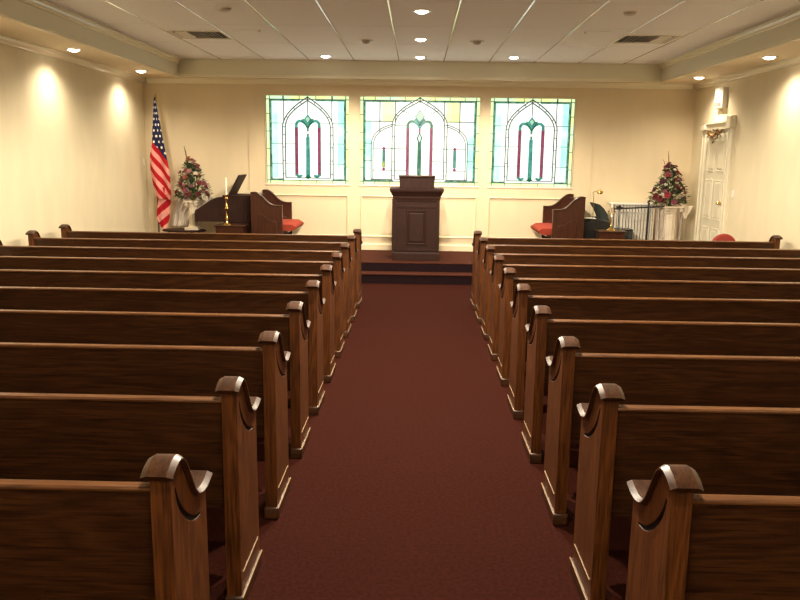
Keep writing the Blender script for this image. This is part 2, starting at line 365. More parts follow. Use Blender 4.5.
def window(idx, x0, x1, centre):
    W = x1-x0; Hh = WZ1-WZ0; cx = (x0+x1)/2
    root = empty('window_%d' % idx, (cx, YG, WZ0)); struct(root)
    g = MB(); ld = MB(); hw = W/2
    g.box((-hw, .006, 0), (hw, .012, Hh), gi['clear'])
    b1, b2 = .055, .095   # cream border, green border
    def seg(a, b, col, y=.0): poly(g, [(a[0], a[1]), (b[0], a[1]), (b[0], b[1]), (a[0], b[1])], y, gi[col])
    seg((-hw, 0), (hw, b1), 'border'); seg((-hw, Hh-b1), (hw, Hh), 'border'); seg((-hw, b1), (-hw+b1, Hh-b1), 'border'); seg((hw-b1, b1), (hw, Hh-b1), 'border')
    gw = .034
    seg((-hw+b1, b1), (-hw+b1+gw, Hh-b1), 'green'); seg((hw-b1-gw, b1), (hw-b1, Hh-b1), 'green')
    # green bars along the top, left free where the arch meets, and bits at the bottom
    top = Hh-b1
    seg((-hw+b1, top-gw*.8), (-.13 if not centre else -.14, top), 'green'); seg((.13, top-gw*.8), (hw-b1, top), 'green')
    bw = .22 if not centre else .50
    seg((-hw+b1, b1), (-hw+b1+bw, b1+gw*.8), 'green'); seg((hw-b1-bw, b1), (hw-b1, b1+gw*.8), 'green')
    def line(*p, w=.007): ribbon(ld, list(p), w*2.5, -.006, .004)
    for z in (b1, Hh-b1): line((-hw, z), (hw, z), w=.005)
    for x in (-hw+b1, hw-b1): line((x, 0), (x, Hh), w=.005)
    n = 8 if centre else 5
    for k in range(1, n):
        x = -hw+W*k/n
        line((x, 0), (x, b1), w=.004); line((x, Hh-b1), (x, Hh), w=.004)
    for k in range(1, 5):
        z = Hh*k/5
        line((-hw, z), (-hw+b1, z), w=.004); line((hw-b1, z), (hw, z), w=.004)
    if centre:
        aw = .455; spring = .985; ti = .045; apex = Hh-.012
        cols = [-.66, -.405, .405, .66]
        # tinted panes in the upper corners
        seg((-.62, 1.03), (-.42, top-gw*.8), 'yellow', .002); seg((.43, 1.03), (.66, top-gw*.8), 'yellow', .002)
        seg((-hw+b1+gw, .1), (-.80, 1.03), 'aqua', .002); seg((.80, .1), (hw-b1-gw, 1.03), 'aqua', .002)
        for x in cols: line((x, 1.04 if abs(x) < .5 else .86), (x, Hh-b1), w=.006)
        for z in (1.04,): line((-hw+b1, z), (-aw, z), w=.006); line((aw, z), (hw-b1, z), w=.006)
        for z in (.40,.68):
            line((-hw+b1, z), (-.79, z), w=.004); line((.79, z), (hw-b1, z), w=.004)
    else:
        aw = .42; spring = .93; ti = .045; apex = Hh-.02
        seg((-hw+b1+gw, .1), (-hw+b1+gw+.10, top-.03), 'aqua', .002); seg((hw-b1-gw-.10, .1), (hw-b1-gw, top-.03), 'aqua', .002)
        for x in (-.40, .40): line((x, spring if 0 else 1.02), (x, Hh), w=.005)
        for z in (.33, .66, .99): line((-hw+b1, z), (-aw, z), w=.004); line((aw, z), (hw-b1, z), w=.004)
    # pointed arch, double line
    for off in (0, ti):
        a = aw-off; top_ = apex-off*1.1
        for s_ in (-1, 1):
            arc = bez((s_*a, spring), (s_*a*.98, spring+.20), (s_*a*.42, top_-.10), (0, top_))
            arc = [(s_*a, b1+(.0 if off == 0 else .04))]+arc
            line(*arc, w=.007)
    for s_ in (-1, 1):
        for z in (.16, .38, .6, .8, spring): line((s_*aw, z), (s_*(aw-ti), z), w=.004)
        for t in (4, 8, 11):
            A = bez((s_*aw, spring), (s_*aw*.98, spring+.20), (s_*aw*.42, apex-.10), (0, apex))[t]
            B = bez((s_*(aw-ti), spring), (s_*(aw-ti)*.98, spring+.20), (s_*(aw-ti)*.42, apex-.15), (0, apex-.05))[t]
            line(A, B, w=.004)
    line((-(aw-ti), b1+.04), (aw-ti, b1+.04), w=.006)
    # central motif: two magenta columns joined by a green double scroll, green stem between
    mx = .195 if centre else .19; mz = .985 if centre else .97; mb_ = .14 if centre else .13
    for s_ in (-1, 1):
        poly(g, [(s_*mx-.018, mb_), (s_*mx+.018, mb_), (s_*mx+.018, mz-.04), (s_*mx-.018, mz-.04)], -.002, gi['magenta'])
        for q in (-.022, .022): line((s_*mx+q, mb_), (s_*mx+q, mz-.04), w=.004)
        arc = bez((s_*mx, mz-.05), (s_*(mx+.02), mz+.085), (s_*.08, mz+.095), (0, mz-.03), 12)
        ribbon(g, arc, .046, -.004, .002, gi['dgreen'] if centre else gi['teal'])
        arc2 = bez((s_*mx*.55, mz+.055), (s_*.06, mz+.05), (s_*.03, mz-.0), (0, mz-.055), 8)
        ribbon(g, arc2, .032, -.005, .002, gi['teal'] if centre else gi['dgreen'])
        # curled foot
        arc3 = bez((s_*mx, mb_+.03), (s_*mx, mb_-.02), (s_*(mx-.07), mb_-.02), (s_*(mx-.085), mb_+.015), 8) if not centre else bez((s_*mx, mb_+.03), (s_*mx, mb_-.01), (s_*(mx+.03), mb_-.01), (s_*(mx+.03), mb_+.02), 6)
        ribbon(g, arc3, .04, -.004, .002, gi['teal'] if not centre else gi['magenta'])
    poly(g, [(-.036, .11), (.036, .11), (.03, mz-.2), (-.03, mz-.2)], -.002, gi['dgreen'] if centre else gi['teal'])
    poly(g, [(-.018, mz-.2), (.018, mz-.2), (.018, mz-.04), (-.018, mz-.04)], -.003, gi['magenta'] if centre else gi['green'])
    if centre:
        poly(g, [(0, mz-.32), (.052, mz-.215), (0, mz-.11), (-.052, mz-.215)], -.005, gi['dgreen'])
        poly(g, [(0, mz-.275), (.022, mz-.215), (0, mz-.155), (-.022, mz-.215)], -.009, gi['clear'])
        poly(g, [(0, mz+.24), (.07, mz+.13), (0, mz+.0), (-.07, mz+.13)], -.003, gi['mint'])
        line((0, mz+.24), (.07, mz+.13), (0, mz), w=.004); line((0, mz+.24), (-.07, mz+.13), (0, mz), w=.004)
        poly(g, [(-.10, mz+.085), (0, mz+.0), (.10, mz+.085), (.06, mz+.12), (0, mz+.06), (-.06, mz+.12)], -.006, gi['teal'])
        line((-.36, .40), (-.2, .40), w=.004); line((.2, .40), (.36, .40), w=.004)
        for z in (.24, .60, mz-.01): line((-(aw-ti), z), (-mx-.02, z), w=.004); line((mx+.02, z), (aw-ti, z), w=.004)
        line((0, mz+.24), (0, apex), w=.005)
        for s_ in (-1, 1): line((s_*.07, mz+.14), (s_*.31, mz+.235), w=.004)
        # side lancets with round heads
        for s_ in (-1, 1):
            for off in (0, .03):
                ox = .80-off
                arc = [(s_*ox, b1+.03)]+bez((s_*ox, .64-off), (s_*ox, .88-off), (s_*.60, .95-off), (s_*aw, .99-off))
                line(*arc, w=.006)
            line((s_*.80, b1+.035), (s_*aw, b1+.035), w=.006)
            for z in (.24, .60): line((s_*.77, z), (s_*aw, z), w=.004)
            c = s_*.59
            poly(g, [(c-.02, .29), (c+.02, .29), (c+.02, .58), (c-.02, .58)], -.002, gi['teal'])
            if s_ < 0: poly(g, [(c-.021, .29), (c+.021, .29), (c+.021, .38), (c-.021, .38)], -.004, gi['olive'])
            for z in (.26, .60): poly(g, [(c-.03, z), (c, z-.035), (c+.03, z), (c, z+.035)], -.006, gi['magenta'])
            for z0_, z1_ in ((.24, .6),):
                line((c-.02, .29), (c-.02, .58), w=.004); line((c+.02, .29), (c+.02, .58), w=.004)
    else:
        poly(g, [(0, mz+.17), (.06, mz+.09), (.11, mz+.10), (.0, mz-.02), (-.11, mz+.10), (-.06, mz+.09)], -.007, gi['teal'])
        poly(g, [(0, mz+.13), (.035, mz+.09), (0, mz+.03), (-.035, mz+.09)], -.011, gi['mint'])
        poly(g, [(-.035, mz-.15), (.035, mz-.15), (.035, mz-.11), (-.035, mz-.11)], -.006, gi['pink'])
        for z in (.33, .66): line((-(aw-ti), z), (-mx-.02, z), w=.003); line((mx+.02, z), (aw-ti, z), w=.003)
        line((0, mz+.17), (0, apex), w=.005)
        poly(g, [(-.05, b1+.05), (0, b1+.02), (.05, b1+.05), (0, b1+.11)], -.006, gi['dgreen'])
        for s_ in (-1, 1): line((s_*(aw-ti), .99), (s_*mx, .99), w=.003)
    # apex boss
    poly(ld, [(0, apex+.02), (.022, apex-.004), (0, apex-.03), (-.022, apex-.004)], -.008, 0)
    go = g.build('stained_glass', GM, root, smooth=False)
    lo = ld.build('leading', M['lead'], root, smooth=False)
    # painted frame and sill
    fr = MB(); d0, d1 = YB-YG-.012-BD, .02
    fr.box((-hw-.012, d0, -.012), (-hw, d1, Hh+.012)).box((hw, d0, -.012), (hw+.012, d1, Hh+.012)).box((-hw-.012, d0, Hh), (hw+.012, d1, Hh+.012))
    fr.build('frame', M['trim'], root, smooth=False)
    MB().prism([(0, -.004), (-.075, -.004), (-.082, -.012), (-.075, -.028), (-.06, -.032), (0, -.032)], lambda p, d: (d, p[0]+.02, p[1]), -hw-.025, hw+.025).build('sill', M['crown'], root)
for i, (a, b) in enumerate(WINS): window(i+1, a, b, i == 1)

# ------------------------------------------------------------------ pews
CAP = [(-.084, .936), (-.064, .949), (-.038, .959), (-.008, .965), (.020, .961), (.046, .946), (.070, .920), (.094, .884), (.118, .846), (.142, .812), (.168, .788), (.196, .774), (.226, .768), (.258, .768), (.290, .774), (.320, .783)]
def end_outline():
    pts = [(-.052, .0)]
    for y, z in CAP:
        if -.052 <= y <= .31: pts.append((y, z-.02))
    pts.insert(1, (-.052, .93))
    pts.append((.305, .0))
    return pts
def curve_pts(P, n=6):
    """Catmull-Rom through 2-D points"""
    out = []
    for i in range(len(P)-1):
        p0 = P[max(i-1, 0)]; p1 = P[i]; p2 = P[i+1]; p3 = P[min(i+2, len(P)-1)]
        for k in range(n):
            t = k/n
            out.append(tuple(.5*((2*b)+(-a+c)*t+(2*a-5*b+4*c-d)*t*t+(-a+3*b-3*c+d)*t**3) for a, b, c, d in zip(p0, p1, p2, p3)))
    out.append(P[-1]); return out
def end_panel_mesh(s_out, name='end_panel'):
    """panel with its S-shaped carving cut into the outer face (s_out = +1/-1 along x)"""
    o = MB().prism(end_outline(), lambda p, d: (d, p[0], p[1]), -.03, .03).build(name, M['oakz'], None)
    o.data.materials.append(M['groove'])
    cut = MB()
    path = curve_pts([(-.014, .872), (.000, .838), (.020, .804), (.052, .768), (.092, .735), (.135, .708), (.180, .690), (.222, .682)], 5)
    n = len(path); rings = []
    for i, p in enumerate(path):
        a = Vector(path[max(i-1, 0)]); b = Vector(path[min(i+1, n-1)]); t = (b-a).normalized(); q = Vector((-t.y, t.x))
        wd = .006+.019*(sin(pi*min(max(i/(n-1), .04), .96))**.7)*(1.05-.25*i/n)
        P = Vector(p); l = P+q*wd/2; r = P-q*wd/2
        X0, X1 = s_out*.0185, s_out*.034
        rings.append([(X1, l.x, l.y), (X1, r.x, r.y), (X0, P.x-q.x*wd*.2, P.y-q.y*wd*.2), (X0, P.x+q.x*wd*.2, P.y+q.y*wd*.2)])
    cut.loft(rings); co_ = cut.build('cutter', M['groove'])
    bo = o.modifiers.new('b', 'BOOLEAN'); bo.object = co_; bo.operation = 'DIFFERENCE'; bo.solver = 'EXACT'
    bpy.context.view_layer.update()
    dg = bpy.context.evaluated_depsgraph_get()
    me = bpy.data.meshes.new_from_object(o.evaluated_get(dg)); me.name = name
    bpy.data.objects.remove(co_); bpy.data.objects.remove(o)
    # faces of the carving take the darker groove material
    for p in me.polygons:
        c = p.center
        if abs(c.x) > .017 and abs(c.x) < .0299 and abs(p.normal.x) < .999 and .64 < c.z < .89 and -.03 < c.y < .27 and p.area < .004: p.material_index = 1
        if abs(abs(c.x)-.0185) < .0006: p.material_index = 1
        p.use_smooth = False
    return me
def make_pew(sd):
    """sd=-1 left block, +1 right; local x=0 at the aisle end centre"""
    root = empty('church_pew'); LEN = 3.585*sd
    for k, x in ((0, 0), (1, LEN)):
        s_out = -sd if k == 0 else sd
        me = end_panel_mesh(s_out)
        e = bpy.data.objects.new('end_panel', me); C.objects.link(e); e.parent = root; e.location = (x, 0, 0)
        bv = e.modifiers.new('bevel', 'BEVEL'); bv.width = .004; bv.segments = 2; bv.limit_method = 'ANGLE'; bv.angle_limit = radians(60)
        # moulded cap following the S of the end
        cp = curve_pts(CAP, 5); rings = []; n = len(cp)
        for i, p in enumerate(cp):
            a = Vector(cp[max(i-1, 0)]); b = Vector(cp[min(i+1, n-1)]); t = (b-a).normalized(); q = Vector((-t.y, t.x)); P = Vector(p)
            sec = [(-.034, -.018), (-.046, -.013), (-.046, -.008), (-.029, .002), (.029, .002), (.046, -.008), (.046, -.013), (.034, -.018)]
            rings.append([(xx, (P+q*h).x, (P+q*h).y) for xx, h in sec])
        c_ = MB().loft(rings).build('cap', M['oaky'], e, ang=18)
        MB().prism([(-.064, 0), (-.064, .056), (-.060, .064), (.314, .064), (.319, .056), (.319, 0)], lambda p, d: (d, p[0], p[1]), -.036, .036).build('plinth', M['oakx'], e, bevel=.006)
        MB().box(*[tuple(f(a, b) for a, b in zip((s_out*.0345, -.063, .058), (s_out*.039, .318, .064))) for f in (min, max)]).box(*[tuple(f(a, b) for a, b in zip((s_out*.030, -.02, .150), (s_out*.033, .27, .154))) for f in (min, max)]).build('highlight_bead', M['edge'], e, smooth=False)  # thin pale strips stand in for the highlight on the plinth edge
    x0, x1 = sorted((.028*sd, LEN-.028*sd))
    bk = MB()
    bk.prism([(-.036, .874), (-.016, .874), (.052, .40), (.034, .40)], lambda p, d: (d, p[0], p[1]), x0, x1).build('backrest', M['oakx'], root, bevel=.002)
    br = kids(root)[-1]
    MB().prism([(-.043, .872), (-.044, .881), (-.039, .886), (-.008, .888), (-.003, .881), (-.004, .872)], lambda p, d: (d, p[0], p[1]), x0, x1).build('top_rail', M['oakx2'], br, bevel=.002)
    MB().prism([(.03, .415), (.03, .45), (.36, .462), (.41, .452), (.42, .437), (.40, .422)], lambda p, d: (d, p[0], p[1]), x0, x1).build('seat', M['oakx'], root, bevel=.004)
    MB().box((x0, .33, .33), (x1, .352, .425)).build('seat_apron', M['oakx'], root)
    xm = LEN/2
    MB().prism([(.04, 0), (.04, .42), (.34, .42), (.30, .08), (.32, 0)], lambda p, d: (d, p[0], p[1]), xm-.02, xm+.02).build('seat_support', M['oakz'], root, bevel=.003)
    return root
M['oakx2'] = oak('oak_rail_lit', (.14, .056, .018), (.10, .036, .011), (.05, .018, .005), 'x', .34, .3)  # pew oak made lighter: light caught by the rail is in the colour
ordn = ['nearest the camera', 'second from the camera', 'third from the camera', 'fourth from the camera', 'fifth from the camera', 'sixth from the camera', 'fourth from the front', 'third from the front', 'second from the front', 'frontmost, closest to the platform']
for sd, nm, xc in ((-1, 'left', -.707), (1, 'right', .755)):
    proto = make_pew(sd)
    for i in range(10):
        o = proto if i == 0 else copy_tree(proto)
        o.location = (xc, 2.052+.8*i, 0)
        tag(o, 'oak pew %s of the aisle, %s' % (nm, ordn[i]), 'pew', 'oak pews %s of the aisle' % nm)

# ------------------------------------------------------------------ pulpit
ZP = .28
t = empty('pulpit', (.01, 11.60, ZP)); tag(t, 'dark wooden pulpit with panelled front at the centre of the platform edge', 'pulpit')
MB().box((-.36, -.016, 0), (.36, .49, .10)).prism([(0, .10), (-.016, .10), (-.008, .12), (0, .13)], lambda p, d: (d, p[0], p[1]), -.36, .36).build('base', M['darkoak'], t, bevel=.005)
MB().box((-.34, 0, .08), (.34, .47, .98)).build('body', M['darkoak'], t, bevel=.003)
for sx in (-1, 1):
    MB().box((sx*.335-.035, -.014, .14), (sx*.335+.015 if sx > 0 else sx*.335+.035, .02, .93)).build('corner_stile', M['darkoak'], t, bevel=.004)
pp = MB()
rings = [[(-x, y, z0), (x, y, z0), (x, y, z1), (-x, y, z1)] for x, y, z0, z1 in ((.155, 0, .24, .76), (.150, -.014, .245, .755), (.135, -.012, .26, .74), (.125, -.002, .27, .73), (.10, -.012, .295, .705))]
pp.loft(rings, True, True); pp.build('front_panel', M['darkoak'], t, smooth=False)
for z in (.14, .80): MB().box((-.30, -.008, z), (.30, .01, z+.035)).build('front_rail', M['darkoak'], t, bevel=.004)
cor = [(0, .90), (.010, .90), (.014, .93), (.022, .95), (.022, .975), (.032, .985), (.045, 1.02), (.062, 1.045), (.064, 1.058), (.068, 1.062), (.068, 1.088), (0, 1.09)]
rings = [[(-.34-o, -o, z), (.34+o, -o, z), (.34+o, .47+o, z), (-.34-o, .47+o, z)] for o, z in cor]
MB().loft(rings).build('cornice', M['darkoak'], t, ang=20)
MB().prism([(.02, 1.09), (.02, 1.262), (.40, 1.20), (.40, 1.09)], lambda p, d: (d, p[0], p[1]), -.262, .262).build('reading_box', M['darkoak'], t, bevel=.004)
MB().prism([(-.0, 1.262), (0, 1.28), (.02, 1.288), (.43, 1.218), (.43, 1.198)], lambda p, d: (d, p[0], p[1]), -.275, .275).build('reading_top', M['oaky'], t, bevel=.004)

# ------------------------------------------------------------------ clergy benches either side
def s_curve(f): return f
def bench(xb, y0, sd, label):
    """sd=+1 seat faces +x.  local x grows towards the seat front"""
    t = empty('clergy_bench', (xb, y0, ZP)); tag(t, label, 'bench', 'short benches facing the pulpit')
    top = curve_pts([(-.005, .975), (.04, .985), (.10, .975), (.17, .925), (.25, .845), (.33, .795), (.40, .782), (.485, .782)], 4)
    out = [(0, 0)]+[(x, z) for x, z in top]+[(.485, 0)]
    for k, (yy, nm) in enumerate(((0, 'near'), (.92, 'far'))):
        e = MB().prism(out, lambda p, d: (sd*p[0], d, p[1]), yy, yy+.045).build('end_panel', M['oakb'], t, bevel=.004)
        rings = []; n = len(top)
        for i, p in enumerate(top):
            a = Vector(top[max(i-1, 0)]); b = Vector(top[min(i+1, n-1)]); q = (b-a).normalized(); q = Vector((-q.y, q.x)); P = Vector(p)
            rings.append([(sd*(P+q*h).x, yy+.0225+w_, (P+q*h).y) for w_, h in ((-.034, -.012), (-.036, .002), (-.024, .012), (.024, .012), (.036, .002), (.034, -.012))])
        MB().loft(rings).build('cap', M['oaky'], e)
        MB().prism([(.10, .16), (.10, .62), (.16, .66), (.30, .56), (.40, .54), (.40, .16)], lambda p, d: (sd*p[0], d, p[1]), yy-.008, yy+.01).build('raised_panel', M['oakb'], e, bevel=.006)
    MB().prism([(.0, .28), (.03, .28), (.06, .94), (.03, .94)], lambda p, d: (sd*p[0], d, p[1]), .04, .925).build('backrest', M['oakb'], t, bevel=.003)
    MB().box(tuple(min(a, b) for a, b in zip((sd*.04, .045, .36), (sd*.56, .92, .40))), tuple(max(a, b) for a, b in zip((sd*.04, .045, .36), (sd*.56, .92, .40)))).build('seat', M['oakb'], t, bevel=.003)
    cu = MB(); rings = []
    for i in range(9):
        s = i/8; yy = .05+.865*s; k = 1-.25*abs(2*s-1)**6
        sec = [(.06, .40), (.06, .40+.10*k), (.20, .40+.125*k), (.48, .40+.125*k), (.62, .40+.12*k), (.675, .40+.085*k), (.69, .445), (.665, .41), (.58, .385), (.53, .40)]
        rings.append([(sd*a, yy, b) for a, b in sec])
    cu.loft(rings).build('seat_cushion', M['redcloth'], t, ang=70)
    return t
M['oakb'] = oak('bench_oak', (.066, .0195, .0085), (.046, .0135, .006), (.026, .0078, .0034), 'z', .35, .4)
bench(-2.56, 11.85, 1, 'short dark wood bench with red cushion left of the pulpit')
bench(2.60, 11.85, -1, 'short dark wood bench with red cushion right of the pulpit')

# ------------------------------------------------------------------ candles, candlesticks and their little tables
def small_table(x, y, w_, label):
    t = empty('side_table', (x, y, ZP)); tag(t, label, 'table', 'small candle tables')
    MB().box((-w_/2-.025, -.16, .465), (w_/2+.025, .16, .488)).build('tabletop', M['oaky'], t, bevel=.006)
    MB().box((-w_/2, -.14, .32), (w_/2, .14, .466)).build('apron', M['oakb'], t, bevel=.003)
    for sx in (-1, 1):
        for sy in (-1, 1):
            MB().loft([[(sx*(w_/2-.02)+a*r, sy*.12+b*r, z) for a, b in ((-1,-1),(1,-1),(1,1),(-1,1))] for r, z in ((.014, 0), (.018, .15), (.021, .33))]).build('leg', M['oakb'], t)
    return t
def candlestick(x, y, label, H=.46):
    z = ZP+.488; k = H/.46
    t = MB().lathe([(.0005, 0), (.078, 0), (.078, .008), (.066, .016), (.045, .026), (.022, .036), (.014, .055), (.020, .075), (.026, .088), (.018, .105), (.012, .12), (.012, .20*k), (.022, .225*k), (.030, .245*k), (.022, .265*k), (.012, .28*k), (.011, .36*k), (.018, .38*k), (.026, .40*k), (.016, .415*k), (.018, .43*k), (.040, .45*k), (.042, .46*k), (.013, .46*k), (.012, .44*k), (.0005, .44*k)], n=24).build('candlestick', M['brass'])
    t.location = (x, y, z); tag(t, label, 'candlestick', 'brass candlesticks'); return z+H
small_table(-2.865, 11.80, .42, 'small dark wooden table under the tall lit-coloured ivory candle on the left')
bpy.data.objects['side_table']['label'] = 'small dark wooden table on the left holding the candlestick with the tall ivory candle'
zt = candlestick(-2.925, 11.79, 'brass candlestick with round knops on the left table, holding a tall candle')
c = MB().lathe([(.0005, 0), (.0135, 0), (.0125, .27), (.008, .278), (.0015, .281), (.0015, .292), (.0005, .292)], n=16).build('candle', M['wax'])
c.location = (-2.925, 11.79, zt-.02); tag(c, 'tall ivory taper candle in the left brass candlestick', 'candle', 'taper candles')
small_table(3.00, 11.80, .38, 'small dark wooden table on the right holding the brass branched candlestick')
# right candlestick with two short arms
t = empty('candelabrum', (3.0, 11.79, ZP+.488)); tag(t, 'small brass candlestick with two curled arms on the right table', 'candlestick')
MB().lathe([(.0005, 0), (.078, 0), (.078, .010), (.060, .020), (.03, .034), (.014, .05), (.018, .07), (.010, .09), (.010, .20), (.016, .215), (.010, .23), (.010, .33), (.022, .345), (.022, .352), (.0005, .352)], n=24).build('stem', M['brass'], t)
for s_ in (-1, 1):
    a = MB().tube([(0, 0, .24), (s_*.02, 0, .235), (s_*.04, 0, .25), (s_*.045, 0, .28)], .005).build('arm', M['brass'], t)
    MB().lathe([(.006, 0), (.016, .008), (.018, .02), (.0005, .02)], (s_*.045, 0, .278), 14).build('drip_cup', M['brass'], a)
c = MB().lathe([(.0005, 0), (.011, 0), (.010, .05), (.004, .056), (.0005, .056)], n=14).build('candle', M['wax'])
c.location = (3.0, 11.79, ZP+.488+.352); tag(c, 'short ivory candle stub on the right brass candlestick', 'candle', 'taper candles')

# ------------------------------------------------------------------ organ, left
t = empty('organ', (-2.6, 12.12, ZP)); tag(t, 'dark wooden organ console seen from its side, left of the bench', 'organ')
side = curve_pts([(-.92, .50), (-.92, .665), (-.86, .71), (-.76, .78), (-.66, .845), (-.57, .885), (-.46, .90)], 3)+[(0, .90), (0, .50)]
side = [p for p in side]
for yy in (0, .58): MB().prism(side, lambda p, d: (p[0], d, p[1]), yy, yy+.03).build('side_cheek', M['organw'] if 'organw' in M else M['darkoak'], t, bevel=.004)
MB().prism([(-.88, .51), (-.88, .66), (-.58, .84), (-.5, .87), (-.02, .87), (-.02, .51)], lambda p, d: (p[0], d, p[1]), .03, .58).build('body', M['darkoak'], t)
MB().box((-.47, -.01, .90), (.01, .62, .925)).build('lid', M['darkoak'], t, bevel=.004)
MB().box((-.46, .02, 0), (-.02, .59, .505)).build('pedestal', M['darkoak'], t)
MB().box((-.22, .55, .925), (0, .58, .975)).build('music_ledge', M['trim'], t, bevel=.003)
MB().prism([(-.385, .925), (-.365, .925), (-.195, 1.235), (-.213, 1.245)], lambda p, d: (p[0], d, p[1]), .02, .56).build('music_rack', M['rack'] if 'rack' in M else M['greyw'] if 'greyw' in M else M['darkoak'], t, bevel=.003)

# ------------------------------------------------------------------ flag
FX, FY = -4.245, 12.58
t = empty('flag_stand', (-4.27, FY, ZP)); tag(t, 'wooden flag pole with gold finial in the left corner behind the draped flag', 'flag pole')
MB().lathe([(.0005, 0), (.15, 0), (.15, .02), (.12, .045), (.05, .07), (.03, .10), (.0005, .10)], n=28).build('base', M['gold'], t)
MB().tube([(0, 0, .06), (.02, 0, 1.2), (.045, 0, 2.40)], [.014, .014, .012], 12).build('pole', M['stem'], t)
MB().lathe([(.0005, 0), (.015, 0), (.016, .02), (.008, .03), (.022, .05), (.014, .085), (.0015, .12), (.0005, .12)], (.046, 0, 2.39), 14).build('finial', M['gold'], t)
def flag_mat():
    m = mat('flag_cloth', (1, 1, 1), .75, spec=.15); nt = m.node_tree; N = nt.nodes; L = nt.links; b = N['Principled BSDF']
    uv = N.new('ShaderNodeUVMap'); sp = N.new('ShaderNodeSeparateXYZ'); L.new(uv.outputs[0], sp.inputs[0])
    def M_(op, a, b_=None, c_=None):
        n = N.new('ShaderNodeMath'); n.operation = op
        for i, q in enumerate((a, b_, c_)):
            if q is None: continue
            if isinstance(q, (int, float)): n.inputs[i].default_value = q
            else: L.new(q, n.inputs[i])
        return n.outputs[0]
    # u: across-stripe coordinate (1 unit per stripe), v: canton coordinates for stars
    st = M_('LESS_THAN', M_('FRACT', M_('MULTIPLY', sp.outputs['X'], .5)), .5)
    mx = N.new('ShaderNodeMix'); mx.data_type = 'RGBA'; mx.inputs[6].default_value = (.72, .30, .26, 1); mx.inputs[7].default_value = (.38, .008, .016, 1); L.new(st, mx.inputs[0])
    uv2 = N.new('ShaderNodeUVMap'); uv2.uv_map = 'star'; s2 = N.new('ShaderNodeSeparateXYZ'); L.new(uv2.outputs[0], s2.inputs[0])
    uv.uv_map = 'stripe'
    row = M_('FLOOR', s2.outputs['Y']); odd = M_('MULTIPLY', M_('FRACT', M_('MULTIPLY', row, .5)), 1.0)
    fx = M_('SUBTRACT', M_('FRACT', M_('ADD', s2.outputs['X'], odd)), .5); fy = M_('SUBTRACT', M_('FRACT', s2.outputs['Y']), .5)
    d = M_('SQRT', M_('ADD', M_('MULTIPLY', fx, fx), M_('MULTIPLY', fy, fy)))
    star = M_('LESS_THAN', d, .22)
    mb_ = N.new('ShaderNodeMix'); mb_.data_type = 'RGBA'; mb_.inputs[6].default_value = (.012, .014, .045, 1); mb_.inputs[7].default_value = (.70, .66, .60, 1); L.new(star, mb_.inputs[0])
    can = M_('LESS_THAN', sp.outputs['X'], 0)
    mx3 = N.new('ShaderNodeMix'); mx3.data_type = 'RGBA'; L.new(can, mx3.inputs[0]); L.new(mx.outputs[2], mx3.inputs[6]); L.new(mb_.outputs[2], mx3.inputs[7])
    L.new(mx3.outputs[2], b.inputs['Base Color'])
    return m
def interp(P, z):
    P = sorted(P)
    for (z0, a), (z1, b) in zip(P, P[1:]):
        if z <= z1: return a+(b-a)*max(0, (z-z0))/(z1-z0)
    return P[-1][1]
def cloth(name, left, right, z0, z1, amp, folds, fn, parent, m, y=0, nz=60, nx=28, ph=0):
    vs, fs, uv, us = [], [], [], []
    for side_ in (0, 1):
        for j in range(nz+1):
            z = z0+(z1-z0)*j/nz; a, b = interp(left, z), interp(right, z)
            for i in range(nx+1):
                s = i/nx; x = a+(b-a)*s
                yy = y+amp*(b-a)/.3*sin(folds*2*pi*s+ph+1.3*z)+(.007 if side_ else 0)
                vs.append((x, yy, z)); q = fn(x, z, s); uv.append(q[0]); us.append(q[1])
    n1 = (nz+1)*(nx+1)
    for sd_ in (0, 1):
        for j in range(nz):
            for i in range(nx):
                a = sd_*n1+j*(nx+1)+i; f = (a, a+1, a+nx+2, a+nx+1); fs.append(f if sd_ == 0 else f[::-1])
    for j in range(nz):
        a = j*(nx+1); b = a+nx; fs.append((a, a+nx+1, a+nx+1+n1, a+n1)); fs.append((b, b+n1, b+nx+1+n1, b+nx+1))
    for i in range(nx):
        fs.append((i, i+n1, i+1+n1, i+1)); k = nz*(nx+1)+i; fs.append((k, k+1, k+1+n1, k+n1))
    me = bpy.data.meshes.new(name); me.from_pydata(vs, [], fs); me.materials.append(m)
    for nm_, dat in (('stripe', uv), ('star', us)):
        l = me.uv_layers.new(name=nm_)
        for lp in me.loops: l.data[lp.index].uv = dat[lp.vertex_index]
    for p in me.polygons: p.use_smooth = True
    o = bpy.data.objects.new(name, me); C.objects.link(o)
    if parent: o.parent = parent
    return o
fm = flag_mat()
fl = empty('american_flag', (.02, FY-.085, 0)); tag(fl, 'American flag hanging in folds from the pole in the left corner', 'flag')
Lf = [(1.10, -4.27), (1.35, -4.33), (1.58, -4.36), (1.78, -4.36), (2.0, -4.31), (2.33, -4.28), (2.60, -4.255), (2.72, -4.245)]
Rt = [(1.10, -4.03), (1.30, -4.02), (1.58, -4.035), (1.86, -4.09), (2.10, -4.13), (2.33, -4.165), (2.60, -4.205), (2.72, -4.225)]
def f_up(x, z, s):
    q = -3.56-(z+1.3*x)
    return (q/.105, 0), (2.5*s, z/.09)
cloth('draped_cloth', Lf, Rt, 1.10, 2.72, .03, 1.6, f_up, fl, fm)
Ll = [(.60, -4.19), (.66, -4.235), (.80, -4.30), (.95, -4.285), (1.12, -4.25), (1.3, -4.27)]
Rl = [(.60, -4.17), (.66, -4.13), (.80, -4.08), (.95, -4.065), (1.12, -4.04), (1.3, -4.03)]
cloth('folded_end', Ll, Rl, .60, 1.3, .025, 1.3, lambda x, z, s: (((z-.85*x)/.125+40.3, 0), (0, 0)), fl, fm, y=.03)

